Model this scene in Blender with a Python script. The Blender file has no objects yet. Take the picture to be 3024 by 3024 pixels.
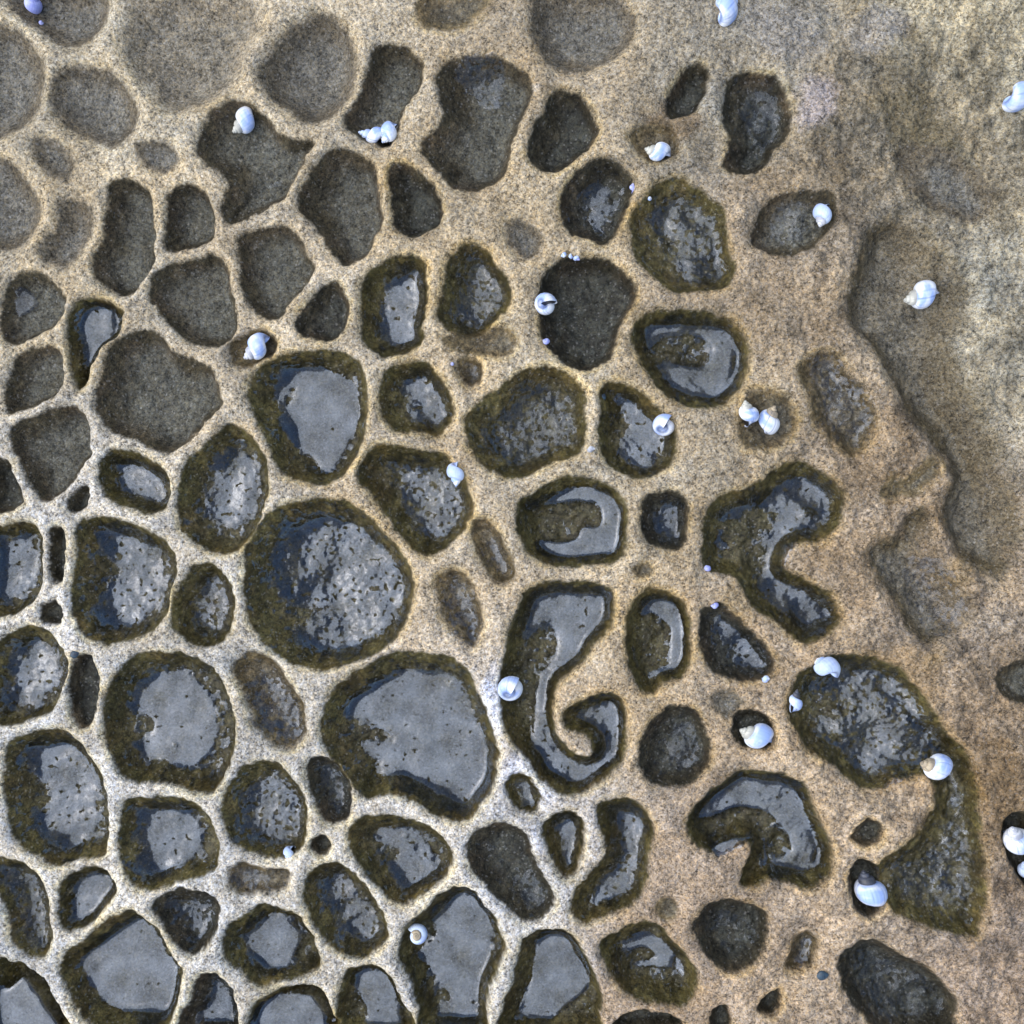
import bpy, math, random
import numpy as np
from mathutils import Matrix, Vector
random.seed(7); rng = np.random.RandomState(11)
PX = 0.6/3024.0            # metres per photograph pixel on the rock's upper surface
H = 0.70                   # height of the camera above the rock
scene = bpy.context.scene; COL = scene.collection

def srgb(c):
    c = np.asarray(c, float)/255.0
    return np.where(c <= .04045, c/12.92, ((c+.055)/1.055)**2.4)

# ------------------------------------------------------------------ hollows of the rock
# survey sheets: each letter is a 1 m-style survey sheet with its own origin; Z is the overview sheet
SHEET = dict(A=(0,0),B=(1000,0),C=(2000,0),D=(0,1000),E=(1000,1000),F=(2000,1000),G=(0,2000),H=(1000,2000),I=(2000,2000))
def pts(s):
    k, body = s.split(' ', 1) if s[0].isalpha() else ('Z', s)
    k = k.strip()
    v = np.array([float(t) for t in body.replace(',', ' ').split()]).reshape(-1, 2)
    if k == 'Z': return v*(3024/1932.0)
    return v/1.932+np.array(SHEET[k])

# type, depth mm, wall width px, outline, [films: (alpha, bump, outline)]
P = [
('q',9,60,'A 0,-60 60,40 150,130 290,230 370,270 470,245 560,170 600,90 610,-20 560,-100 300,-140 100,-120',[]),
('q',9,70,'A -200,130 -60,110 60,120 150,190 230,290 255,400 235,540 190,650 90,740 -20,780 -150,760 -260,500',[]),
('p',9,90,'A 700,-60 1100,-80 1400,-60 1500,10 1500,100 1440,240 1390,400 1300,520 1150,620 980,665 880,600 820,500 740,400 680,290 670,170 690,60',[]),
('q',8,60,'A 390,370 560,370 680,430 770,550 790,640 760,760 650,840 570,820 440,760 340,690 280,600 285,500 320,410',[]),
('q',4,45,'A 170,790 290,770 390,860 420,950 370,1030 270,1000 190,900',[]),
('q',5,38,'A 760,820 850,790 960,800 1030,870 1000,960 900,980 800,930',[]),
('q',8,65,'A -150,900 0,890 90,950 180,1060 215,1170 200,1290 120,1400 20,1430 -120,1400 -250,1150',[]),
('q',7,55,'A 300,1130 420,1110 510,1170 515,1320 460,1420 360,1530 260,1500 210,1420 240,1320 300,1280',[]),
('d',12,45,'A 640,1010 730,1000 810,1040 860,1130 870,1300 860,1480 790,1610 700,1680 600,1640 520,1570 510,1480 560,1370 590,1200 600,1080',[]),
('d',12,40,'A 950,1080 1060,1030 1150,1080 1200,1160 1215,1270 1170,1370 1060,1410 990,1430 920,1400 930,1280 940,1160',[]),
('d',12,55,'A 1330,560 1440,590 1540,680 1620,770 1790,800 1740,890 1680,990 1610,1120 1500,1190 1390,1240 1310,1275 1250,1210 1270,1100 1300,1050 1260,990 1170,940 1120,850 1140,750 1200,650 1260,590',[(.35,.5,'A 1520,1060 1570,1030 1610,1045 1580,1075 1540,1075')]),
('q',10,65,'500,95 555,40 620,22 665,70 668,150 640,200 590,235 545,215 495,170 483,130',[]),
('d',13,48,'A 1350,1350 1430,1300 1600,1280 1690,1320 1740,1420 1785,1510 1750,1600 1660,1700 1600,1790 1530,1820 1420,1760 1370,1650 1350,1500',[]),
('d',12,50,'A 870,1540 970,1490 1130,1450 1210,1440 1280,1490 1300,1620 1330,1750 1330,1890 1260,1960 1150,1980 1020,1920 920,1820 840,1720 830,1640',[]),
('d',9,42,'A 60,1570 140,1540 250,1570 350,1660 350,1750 290,1850 180,1920 60,1960 -10,1900 0,1700',[(.6,.2,'A 100,1650 125,1630 190,1690 200,1740 160,1780 110,1810 85,1770 90,1700')]),
('w',14,34,'145,562 175,557 205,569 225,589 215,628 205,639 185,659 169,688 155,728 142,730 132,695 126,665 119,612 132,579',[(1,.15,'165,575 185,572 208,589 212,612 202,635 186,658 176,676 165,676 163,640 149,618 146,602')]),
# sheet B
('d',13,48,'B 200,250 310,240 400,270 470,340 480,430 430,530 370,620 345,710 300,805 230,825 130,785 30,720 40,640 110,530 150,420 170,320',[]),
('d',15,70,'B 620,330 760,310 900,310 1030,370 1100,450 1100,560 1050,670 1010,760 980,860 960,960 880,1040 780,1080 650,1060 570,980 480,890 460,800 540,740 590,650 560,540 560,430',[(.45,1,'B 680,400 800,350 930,360 950,460 940,540 980,600 850,620 770,570 700,510 660,450')]),
('k',14,50,'B 1210,530 1300,500 1400,550 1450,640 1480,740 1440,830 1360,900 1260,960 1180,970 1090,920 1075,830 1110,700 1170,620',[]),
('b',4,60,'B 420,20 520,-60 740,-80 860,-20 820,60 720,160 600,180 480,150',[]),
('q',8,80,'B 1110,-80 1300,-100 1550,-60 1680,50 1700,170 1640,290 1500,370 1350,410 1230,400 1150,320 1100,200 1080,60',[]),
('k',13,42,'B 300,930 380,920 470,980 560,1060 590,1160 570,1260 480,1330 400,1350 320,1290 300,1190 290,1080 280,1000',[]),
('d',15,60,'600,305 630,280 680,288 707,307 714,350 721,420 710,445 688,480 655,499 625,478 598,435 565,400 558,370 572,340',[]),
('q',6,38,'B 950,1250 1060,1230 1140,1290 1170,1370 1120,1460 1040,1460 970,1390 950,1310',[]),
('k',15,48,'B 1380,950 1500,890 1610,930 1680,1010 1690,1090 1640,1200 1600,1310 1520,1380 1420,1350 1310,1300 1270,1200 1280,1070',[(.8,.5,'B 1430,1080 1480,1060 1530,1090 1510,1160 1550,1180 1500,1240 1460,1280 1440,1240 1470,1180 1410,1130')]),
('k',18,50,'B 1170,1540 1280,1460 1370,1450 1520,1460 1630,1520 1700,1620 1690,1730 1640,1810 1600,1900 1590,1960 1550,2040 1440,2110 1300,2080 1220,2010 1160,1930 1140,1800 1140,1640',[]),
('w',15,42,'B 320,1460 430,1450 495,1500 505,1620 500,1720 480,1850 475,1950 400,2000 270,2030 160,1990 125,1900 120,1700 130,1580 220,1510',[(1,.4,'B 330,1550 380,1540 440,1560 470,1620 490,1720 470,1800 460,1900 400,1960 290,1940 245,1870 270,1790 310,1700 280,1640 290,1590')]),
('w',14,50,'B 680,1400 780,1385 870,1430 900,1490 960,1560 990,1660 970,1740 900,1820 820,1900 740,1930 640,1890 570,1820 560,1720 600,1620 600,1500',[(.6,1,'B 720,1460 800,1440 870,1520 920,1600 930,1690 880,1780 800,1890 720,1900 680,1800 690,1660 700,1560')]),
('k',11,42,'600,540 625,528 648,548 658,575 650,615 628,640 590,640 560,625 553,600 575,570',[]),
('k',10,28,'C -20,480 50,390 110,355 170,380 180,450 150,560 90,640 10,680 -50,660 -70,580',[]),
('b',8,35,'B 1650,760 1740,700 1860,690 1930,750 1950,840 1880,910 1780,910 1690,850',[]),
# sheet C
('p',4,50,'C 90,720 200,690 280,760 290,860 270,950 220,970 120,900 60,820',[]),
('k',14,55,'C 300,430 360,400 470,410 580,450 640,560 665,660 640,760 560,860 510,950 400,995 300,970 265,930 290,800 265,720 255,620 280,500',[(.35,.8,'C 440,560 540,580 580,660 560,780 500,850 470,760 400,720 380,640')]),
('w',14,65,'1215,365 1250,338 1290,335 1330,360 1365,385 1375,430 1385,480 1390,510 1365,545 1310,550 1265,545 1235,520 1200,480 1190,430 1195,395',[(.7,.9,'1240,395 1290,385 1340,420 1365,470 1370,510 1330,535 1295,520 1275,490 1290,460 1270,440 1235,425')]),
('d',9,45,'C 450,1260 500,1170 600,1100 740,1080 860,1080 910,1160 890,1280 820,1360 740,1430 620,1450 500,1420 430,1370',[(.3,1,'C 560,1200 700,1150 740,1260 760,1330 640,1380 540,1350')]),
('s',10,90,'1650,425 1690,405 1740,430 1780,475 1830,520 1840,600 1800,650 1830,720 1850,780 1880,820 1900,900 1932,960 1932,1060 1900,1090 1840,1070 1800,1020 1780,960 1800,900 1770,840 1720,780 1680,700 1640,650 1605,600 1600,540 1620,480',[]),
('q',5,70,'1690,280 1740,262 1800,275 1860,330 1880,390 1830,420 1750,385 1700,330',[]),
# sheet D
('d',11,42,'D 80,90 200,40 310,50 350,120 345,250 290,330 180,390 50,425 5,360 20,250 40,160',[]),
('d',13,48,'D 40,500 120,460 280,400 400,380 450,410 490,480 500,590 515,650 450,740 380,830 300,910 240,940 180,880 110,750 50,660 25,570',[]),
('k',12,40,'D -100,660 10,690 60,760 90,860 120,930 80,970 0,990 -120,980',[]),
('d',15,65,'D 620,30 720,-40 850,-60 930,0 1000,70 1150,130 1210,180 1240,280 1265,370 1200,440 1100,560 1020,620 950,655 860,630 760,580 640,550 580,500 540,420 525,330 570,180',[]),
('w',15,42,'D 590,640 680,625 800,660 880,700 940,760 970,840 960,930 900,1000 800,990 700,960 600,920 560,840 545,740',[(1,.35,'D 690,700 760,700 860,730 930,790 930,870 820,900 780,850 710,860 700,810 750,760 680,730')]),
('k',8,22,'D 370,940 430,850 490,840 490,920 450,980 380,990',[]),
('w',16,55,'D 1230,540 1300,490 1400,530 1490,640 1525,760 1520,900 1470,1040 1400,1170 1300,1230 1170,1210 1080,1140 1010,1040 1010,880 1030,740 1120,640',[(1,.6,'D 1310,650 1390,660 1440,740 1450,850 1450,960 1380,1040 1260,1040 1190,960 1200,890 1250,820 1230,740')]),
('w',15,50,'D -120,1080 0,1070 80,1040 170,1050 220,1130 230,1260 230,1400 180,1510 80,1570 -50,1590 -150,1500',[(1,.5,'D -100,1130 60,1110 150,1150 210,1240 200,1330 150,1420 60,1460 -80,1440')]),
('k',9,20,'D 270,1090 330,1080 360,1150 355,1280 340,1390 290,1400 270,1300 265,1180',[]),
('w',18,62,'D 440,1040 520,1010 640,1010 760,1060 880,1110 960,1180 1005,1280 980,1420 950,1560 870,1670 740,1720 590,1745 470,1690 410,1580 400,1430 430,1250 420,1120',[(1,.6,'D 600,1090 690,1060 790,1100 860,1160 880,1270 920,1360 890,1480 800,1600 650,1640 550,1590 590,1480 680,1390 700,1300 620,1230 590,1160')]),
('k',8,20,'D 230,1520 310,1500 345,1560 330,1620 260,1625 220,1580',[]),
('w',14,48,'D 1060,1340 1130,1280 1220,1290 1290,1350 1330,1460 1335,1560 1310,1670 1240,1750 1150,1770 1050,1730 980,1660 970,1550 1010,1420',[(.7,1,'D 1180,1350 1270,1390 1310,1480 1290,1600 1220,1680 1140,1650 1120,1550 1160,1440')]),
('w',15,48,'20,1191 60,1181 96,1194 119,1228 126,1261 114,1298 103,1331 66,1357 20,1370 -15,1365 -30,1290 -20,1220',[(1,.6,'45,1210 75,1213 98,1235 108,1265 100,1290 75,1310 55,1325 30,1325 15,1310 30,1280 25,1240')]),
('k',10,24,'140,1240 165,1235 178,1255 185,1290 182,1330 170,1365 155,1378 135,1360 128,1320 130,1270',[]),
('b',9,36,'D 1290,10 1350,-40 1480,-60 1570,0 1540,90 1480,130 1390,175 1310,140 1290,70',[]),
('w',18,66,'490,690 530,665 580,658 640,662 675,680 692,720 692,770 685,820 665,870 630,910 590,912 550,905 520,880 500,830 480,790 465,750 470,715',[(1,.05,'542,692 589,689 635,708 665,725 675,778 659,837 639,867 618,888 575,854 540,815 529,791 542,771 559,732 545,735 535,765 520,750 526,722')]),
('w',20,80,'470,1010 500,970 560,945 620,940 670,955 710,990 745,1030 775,1080 778,1140 750,1200 700,1240 640,1262 580,1265 530,1245 485,1200 462,1150 458,1090 460,1045',[(1,.7,'545,990 600,975 670,990 720,1040 755,1100 745,1150 700,1200 640,1230 580,1215 560,1190 600,1165 640,1140 560,1140 530,1110 520,1070 530,1030')]),
('b',11,45,'440,1244 470,1228 516,1251 542,1284 572,1334 575,1384 556,1413 522,1413 480,1377 466,1337 453,1298 435,1270',[(.7,1,'G 1450,20 1640,50 1720,180 1730,310 1630,350 1530,260 1490,150')]),
# sheet E
('w',14,48,'E 260,170 370,130 500,130 570,200 620,280 655,380 640,480 570,550 450,540 320,520 250,460 220,350 230,250',[(.9,.7,'E 410,210 500,200 560,280 600,370 580,440 510,480 420,420 430,340 370,290')]),
('b',5,50,'E 590,-20 800,-60 950,-80 1010,10 970,90 850,100 700,80 620,60',[]),
('b',8,24,'E 680,110 750,95 810,140 820,200 780,270 720,260 670,190',[(.4,1,'E 730,130 780,150 790,210 750,220')]),
('w',17,66,'E 870,300 980,220 1080,165 1200,150 1320,200 1400,270 1415,400 1410,540 1380,660 1250,700 1130,760 980,805 880,770 790,690 730,570 720,450 780,380',[(.6,1.1,'E 1000,320 1120,260 1230,330 1300,430 1300,560 1200,650 1050,720 950,680 860,600 850,520 920,440')]),
('w',17,46,'E 1490,290 1540,240 1620,240 1720,290 1790,360 1880,440 1930,500 1932,620 1900,720 1800,790 1700,800 1590,760 1510,680 1480,560 1500,400',[(1,.4,'E 1600,340 1650,320 1700,400 1780,470 1810,550 1870,620 1790,640 1750,740 1690,720 1620,650 1640,570 1680,500 1660,420')]),
('w',18,62,'E 190,610 300,600 450,625 590,650 650,720 720,790 760,900 760,1010 700,1110 610,1200 510,1240 420,1200 330,1110 250,1000 180,890 110,830 100,740 150,670',[(.85,.9,'E 320,660 450,680 580,740 650,850 670,960 640,1060 560,1130 440,1040 370,900 370,780 290,720')]),
('w',18,46,'E 1030,920 1130,870 1240,800 1360,775 1500,810 1610,880 1650,970 1655,1150 1620,1270 1500,1290 1350,1310 1180,1290 1070,1210 1020,1100 1010,1000',[(1,0,'E 1070,950 1200,890 1370,855 1530,870 1590,950 1620,1060 1600,1180 1540,1230 1370,1250 1200,1245 1120,1180 1180,1155 1340,1140 1390,1070 1490,1060 1485,980 1450,935 1340,935 1200,950 1080,985'),(1,0,'E 1055,1000 1078,1005 1075,1060 1095,1140 1066,1090')]),
('k',13,36,'E 1760,890 1850,870 1950,880 2000,950 2000,1080 1980,1180 1900,1215 1800,1180 1730,1100 1720,990',[(.8,.7,'E 1860,920 1930,930 1980,1020 1940,1100 1900,1170 1840,1130 1820,1050 1850,1000')]),
('b',6,20,'E 1680,1320 1740,1280 1790,1310 1780,1350 1720,1370',[]),
('b',9,36,'E 780,1030 860,1040 920,1100 950,1160 990,1260 1020,1340 980,1400 900,1400 820,1310 780,1200 750,1110',[(.7,.7,'E 890,1150 930,1160 960,1250 960,1310 920,1300 890,1220')]),
('b',9,50,'E 570,1350 660,1310 740,1360 790,1450 820,1560 810,1700 760,1780 680,1720 600,1620 560,1520 540,1420',[(.6,1.1,'E 660,1400 740,1470 810,1600 810,1700 730,1740 640,1660 620,1550')]),
('w',18,44,'990,1118 1019,1099 1069,1095 1119,1099 1155,1112 1163,1145 1155,1181 1125,1218 1108,1244 1080,1270 1055,1290 1046,1321 1046,1360 1059,1400 1088,1425 1112,1428 1116,1408 1102,1390 1072,1380 1062,1354 1079,1334 1112,1317 1152,1308 1175,1324 1188,1360 1185,1403 1175,1440 1142,1476 1085,1504 1042,1493 1016,1473 996,1440 970,1407 950,1377 945,1344 943,1311 940,1285 943,1261 956,1201 970,1155',
  [(1,.25,'1013,1118 1069,1108 1145,1112 1153,1135 1135,1181 1102,1208 1092,1244 1042,1278 1028,1311 1029,1377 1046,1417 1082,1437 1119,1440 1125,1410 1115,1380 1095,1357 1135,1331 1168,1337 1175,1370 1165,1410 1135,1453 1095,1480 1052,1463 1023,1437 1011,1397 1013,1328 1016,1278 1026,1268 1052,1231 1046,1181 1023,1181 996,1201 990,1181 996,1155')]),
('w',17,36,'1200,1130 1225,1112 1265,1118 1295,1140 1305,1180 1308,1230 1295,1275 1262,1290 1235,1310 1205,1300 1188,1260 1180,1200 1185,1160',[(1,0,'1214,1132 1238,1123 1267,1135 1285,1168 1295,1214 1285,1254 1266,1272 1236,1277 1228,1270 1262,1255 1264,1234 1264,1188 1244,1165 1231,1155 1213,1158'),(1,0,'1191,1215 1199,1233 1208,1264 1200,1255 1192,1238')]),
# sheet F
('w',19,48,'1205,600 1230,585 1280,582 1340,585 1385,600 1415,640 1418,690 1400,730 1365,765 1320,770 1270,755 1240,730 1215,690 1197,650 1195,620',[(1,.15,'1225,620 1265,605 1310,610 1360,620 1385,650 1385,700 1370,735 1330,755 1300,745 1265,720 1240,690 1280,690 1330,690 1345,665 1335,640 1310,630 1270,630 1245,635 1230,650 1222,660 1218,635')]),
('b',11,50,'F 750,100 830,60 920,90 990,170 1060,250 1120,350 1160,450 1130,560 1060,650 960,640 880,560 800,480 750,350 700,240 690,170',[(.5,1.1,'F 780,120 900,110 980,220 1060,300 1120,430 1090,570 1010,630 930,560 850,420 790,300')]),
('b',4,55,'F 400,300 560,290 660,370 690,480 640,580 500,640 380,620 340,520',[]),
('w',18,54,'F 180,950 280,880 420,840 520,770 620,710 720,690 830,740 920,820 970,920 960,1030 900,1110 850,1160 720,1170 650,1200 620,1280 640,1330 740,1370 830,1420 920,1490 965,1590 930,1660 830,1720 740,1750 660,1700 590,1630 480,1570 410,1490 350,1380 260,1350 170,1330 140,1240 150,1080',
  [(1,.35,'F 240,990 400,930 540,880 600,820 720,810 820,850 850,950 830,1020 720,1120 640,1190 600,1270 600,1370 680,1420 800,1460 870,1540 860,1630 790,1690 720,1650 640,1570 540,1500 470,1390 520,1340 520,1200 560,1090 610,1000 520,950 420,960 270,1020'),(1,.2,'F 230,1080 265,1100 250,1150 285,1180 260,1215 230,1190 210,1160 235,1120')]),
('s',9,60,'F 1100,1200 1180,1130 1290,1130 1340,1010 1420,940 1480,1010 1470,1130 1460,1200 1560,1300 1640,1400 1690,1480 1690,1580 1620,1680 1500,1740 1400,1730 1330,1650 1280,1560 1200,1440 1120,1330',[(.4,1,'F 1340,1250 1480,1260 1600,1400 1640,1520 1580,1660 1440,1690 1360,1560 1310,1400')]),
('b',6,45,'F 1160,860 1230,790 1320,790 1380,730 1450,680 1520,700 1500,790 1430,850 1400,900 1290,910 1210,930',[]),
('k',13,38,'F 140,1560 200,1520 280,1520 370,1600 460,1690 540,1780 575,1860 540,1930 440,1970 320,1950 220,1920 160,1830 130,1700',[(.85,.6,'F 240,1590 300,1610 350,1680 440,1730 520,1800 510,1860 420,1890 350,1850 370,1790 320,1720 240,1670')]),
('d',9,40,'1900,1260 1932,1245 1960,1250 1960,1320 1925,1330 1890,1310 1880,1280',[]),
# sheet G
('w',18,60,'G 20,420 80,350 200,310 330,300 420,350 490,440 550,540 590,660 610,800 600,930 580,1020 450,1060 290,1090 200,1040 90,970 30,880 20,760 10,620',[(1,.4,'G 190,380 330,350 440,410 510,500 550,600 520,700 540,800 500,900 430,960 330,960 250,880 220,790 290,720 280,620 220,540 190,460')]),
('w',20,58,'205,1290 240,1245 290,1230 350,1232 400,1260 425,1300 440,1350 438,1420 420,1470 395,1500 350,1490 300,1480 240,1475 215,1440 195,1390 193,1330',[(1,.12,'268,1284 300,1268 345,1268 375,1290 400,1320 408,1360 405,1400 385,1430 350,1445 310,1430 275,1420 255,1400 285,1385 290,1365 275,1345 252,1335 258,1310')]),
('w',16,55,'G 720,690 880,680 1020,690 1130,740 1200,840 1240,960 1230,1080 1170,1140 1010,1180 840,1225 750,1190 690,1100 660,980 670,840 690,740',[(1,.4,'G 820,750 940,710 1050,740 1110,830 1140,930 1070,1030 960,1100 860,1130 800,1040 850,960 780,900 810,830')]),
('w',15,52,'G 1350,540 1430,490 1550,480 1640,540 1700,640 1745,780 1735,920 1700,1010 1600,1050 1470,1030 1360,980 1290,900 1260,780 1290,660',[(.9,1,'G 1420,640 1520,580 1620,620 1700,700 1710,800 1680,900 1560,930 1420,890 1380,800 1400,700')]),
('k',12,38,'G 1750,480 1820,460 1920,510 1980,600 2000,720 1980,820 1900,860 1830,820 1780,700 1740,580',[(.5,1,'G 1830,520 1930,590 1960,720 1900,740 1870,640')]),
('k',8,18,'G 1780,940 1830,905 1875,950 1860,1010 1810,1025 1770,990',[]),
('b',8,26,'G 1300,1090 1380,1060 1480,1080 1570,1100 1640,1120 1640,1190 1580,1240 1460,1250 1350,1250 1290,1180',[(.6,.9,'G 1350,1100 1450,1110 1470,1170 1400,1190 1330,1150')]),
('w',12,50,'G -60,1040 40,1040 140,1080 210,1150 240,1260 260,1400 270,1520 240,1610 130,1610 50,1550 20,1420 -10,1300 -80,1200',[(.7,.9,'G 20,1080 120,1090 200,1180 220,1300 240,1430 230,1520 170,1490 140,1380 110,1260 40,1180')]),
('w',14,38,'G 320,1200 390,1130 480,1095 570,1100 640,1170 655,1230 600,1310 540,1390 460,1450 370,1470 310,1410 300,1300',[(1,.2,'G 420,1160 520,1135 600,1170 610,1230 560,1290 500,1340 440,1380 420,1310 460,1240 390,1210')]),
('k',13,44,'G 880,1280 940,1230 1060,1205 1170,1230 1240,1300 1245,1400 1200,1500 1130,1580 1060,1580 980,1510 910,1400 860,1330',[(.6,1,'G 990,1260 1120,1260 1220,1350 1210,1450 1160,1520 1110,1410 1030,1330')]),
('w',20,55,'G 730,1320 800,1360 900,1450 960,1560 1030,1660 1020,1800 990,1930 900,2030 700,2030 540,2010 430,1930 360,1800 310,1680 360,1580 470,1500 600,1400',[(1,0,'G 780,1355 880,1440 950,1560 1025,1670 1015,1800 960,1910 860,1960 780,1900 640,1860 560,1780 500,1680 480,1590 540,1500 650,1420')]),
('w',17,52,'G 1370,1380 1440,1320 1520,1300 1620,1330 1720,1400 1790,1520 1820,1640 1760,1710 1640,1740 1480,1760 1380,1700 1280,1600 1265,1500 1300,1420',[(1,.1,'G 1420,1380 1520,1370 1600,1340 1680,1400 1730,1480 1690,1590 1600,1660 1520,1670 1440,1590 1410,1480')]),
('k',15,40,'G 1100,1740 1180,1680 1270,1720 1330,1820 1350,1950 1340,2050 1040,2050 1030,1920 1090,1840',[(.9,.3,'G 1220,1770 1280,1780 1310,1880 1300,2000 1190,2000 1180,1880 1220,1830')]),
('w',18,45,'G -60,1650 60,1650 150,1680 230,1760 300,1860 350,1940 380,2050 -60,2060',[(1,0,'G -60,1800 60,1740 150,1680 220,1750 300,1870 350,1960 340,2040 -60,2040')]),
('w',18,40,'G 1440,1900 1520,1820 1650,1770 1770,1770 1850,1840 1890,1940 1900,2060 1440,2060',[(1,0,'G 1470,1880 1560,1800 1700,1775 1800,1790 1870,1880 1890,2000 1880,2050 1470,2050')]),
('w',15,48,'580,1650 610,1630 645,1635 680,1670 710,1710 728,1750 725,1790 690,1810 650,1808 610,1780 585,1740 568,1690',[(.85,.9,'610,1650 640,1650 670,1690 705,1730 718,1765 690,1790 655,1790 640,1760 650,1735 625,1710 605,1680')]),
# sheet H
('w',21,70,'605,1350 625,1300 680,1265 730,1235 790,1230 850,1240 885,1270 910,1320 930,1380 940,1430 930,1490 905,1530 865,1560 820,1545 770,1515 730,1505 690,1515 660,1490 625,1440 605,1400',[(1,.25,'655,1330 690,1300 745,1275 810,1268 860,1290 880,1330 905,1390 925,1440 910,1500 870,1525 820,1510 770,1490 730,1470 720,1440 700,1420 690,1405 720,1408 745,1400 720,1375 680,1355 660,1350')]),
('w',16,50,'H 60,870 140,810 300,800 450,840 560,900 630,980 655,1060 620,1140 530,1220 430,1290 360,1320 270,1260 180,1180 100,1090 50,1000 55,920',[(1,.4,'H 250,880 380,870 460,930 520,1040 510,1160 420,1210 380,1200 300,1090 350,1060 360,990 300,960 220,920')]),
('k',13,52,'H 730,950 800,880 900,840 1000,860 1080,920 1110,1010 1160,1120 1210,1210 1240,1290 1190,1370 1110,1410 1030,1400 930,1310 830,1200 750,1110 720,1020',[(.35,1,'H 1050,1160 1150,1160 1170,1230 1130,1280 1060,1270 1020,1210')]),
('w',9,24,'H 970,580 1030,545 1090,580 1140,650 1160,710 1120,780 1040,780 980,720 945,640',[(.7,.7,'H 1030,600 1080,620 1110,680 1100,730 1060,690')]),
('w',13,28,'H 1180,840 1250,780 1320,770 1390,820 1410,900 1400,1040 1360,1140 1290,1170 1230,1110 1190,1000 1165,900',[(.9,.4,'H 1260,800 1330,810 1350,880 1360,1000 1330,1090 1300,1040 1300,960 1270,880')]),
('w',15,44,'H 1480,740 1560,700 1660,700 1750,760 1800,850 1810,950 1770,1060 1770,1180 1720,1280 1620,1350 1450,1410 1370,1400 1320,1320 1370,1210 1450,1120 1520,1030 1520,930 1490,850',[(1,.6,'H 1540,760 1640,730 1700,800 1730,900 1720,1020 1670,1120 1640,1200 1540,1270 1490,1290 1490,1210 1570,1110 1600,1000 1610,890 1580,830')]),
('k',15,48,'1230,1360 1270,1332 1310,1340 1330,1365 1345,1410 1340,1450 1310,1480 1280,1490 1230,1480 1208,1450 1212,1400',[(.4,1,'1275,1385 1300,1370 1315,1400 1310,1440 1285,1445 1270,1420')]),
('w',20,42,'H 560,1260 690,1205 790,1260 860,1350 920,1450 950,1570 920,1680 870,1780 850,1900 830,2060 470,2060 440,1900 400,1760 340,1640 340,1530 390,1430 470,1350',[(1,.08,'H 540,1310 620,1260 730,1245 800,1290 860,1350 870,1500 855,1640 860,1700 820,1780 770,1880 760,2040 580,2040 580,1900 650,1860 580,1770 520,1660 460,1590 490,1540 550,1470 530,1380')]),
('w',16,40,'H 30,1700 100,1670 220,1670 300,1740 350,1850 420,2060 10,2060 -20,1900',[(1,0,'H 70,1710 180,1670 260,1700 310,1780 350,1900 360,2040 180,2040 150,1900 110,1800')]),
('w',19,42,'H 1060,1490 1180,1455 1290,1460 1370,1520 1430,1640 1470,1750 1510,1850 1500,1950 1460,2060 930,2060 940,1880 990,1750 1020,1600',[(1,0,'H 1150,1470 1280,1455 1370,1520 1420,1640 1440,1720 1400,1800 1320,1880 1200,1950 1130,1960 1030,1900 1090,1780 1130,1600')]),
('w',18,50,'1135,1784 1175,1757 1218,1741 1251,1754 1271,1777 1298,1807 1318,1840 1319,1870 1298,1900 1250,1902 1201,1890 1168,1866 1142,1823',[(1,.05,'1180,1775 1215,1762 1245,1775 1272,1795 1273,1825 1265,1833 1230,1830 1203,1825 1235,1815 1240,1805 1215,1795 1190,1800 1180,1792'),(.9,.4,'1278,1810 1290,1820 1295,1840 1285,1845 1275,1830')]),
('b',6,22,'1235,1710 1255,1695 1280,1705 1280,1735 1262,1745 1240,1735',[]),
('k',12,22,'1165,1925 1200,1910 1260,1920 1290,1945 1165,1950',[]),
# sheet I
('w',18,40,'I 130,720 200,650 300,590 400,545 540,545 660,570 760,640 800,740 850,870 900,960 910,1060 880,1150 800,1210 730,1220 620,1190 540,1160 500,1190 430,1220 370,1190 380,1110 420,1030 420,970 370,940 310,990 220,1020 130,990 80,920 60,830 90,760',
  [(1,.1,'I 110,760 200,660 400,550 560,550 670,570 700,640 720,740 760,840 790,930 800,1000 780,1070 700,1110 600,1110 520,1130 500,1090 540,1050 640,1010 650,940 600,860 540,790 450,760 330,760 200,810 110,800'),(1,0,'I 180,940 260,890 380,870 430,880 350,920 270,970 200,985'),(1,0,'I 450,890 500,930 520,1000 500,1070 485,1060 505,1000 490,940')]),
('w',16,58,'1495,1310 1510,1275 1550,1245 1600,1235 1650,1240 1700,1260 1740,1300 1765,1345 1800,1390 1830,1430 1845,1490 1850,1560 1860,1640 1860,1720 1845,1768 1790,1760 1730,1740 1680,1715 1645,1680 1645,1640 1692,1604 1738,1570 1762,1530 1766,1495 1752,1468 1700,1472 1660,1490 1620,1485 1580,1450 1530,1420 1505,1380 1490,1340',
  [(.85,.9,'1523,1278 1560,1250 1620,1250 1680,1270 1720,1310 1760,1370 1780,1400 1740,1440 1690,1465 1650,1475 1600,1420 1545,1380 1550,1365 1600,1360 1620,1340 1610,1320 1570,1305 1520,1305'),(.35,1.1,'1790,1450 1825,1480 1830,1560 1840,1640 1820,1700 1750,1710 1690,1680 1690,1640 1750,1610 1790,1560 1795,1500')]),
('k',14,22,'I 990,1110 1040,1055 1140,1070 1190,1200 1190,1300 1120,1370 1040,1340 990,1240',[]),
('k',9,26,'I 1020,880 1070,820 1140,820 1190,890 1150,960 1060,970 1010,930',[]),
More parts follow.
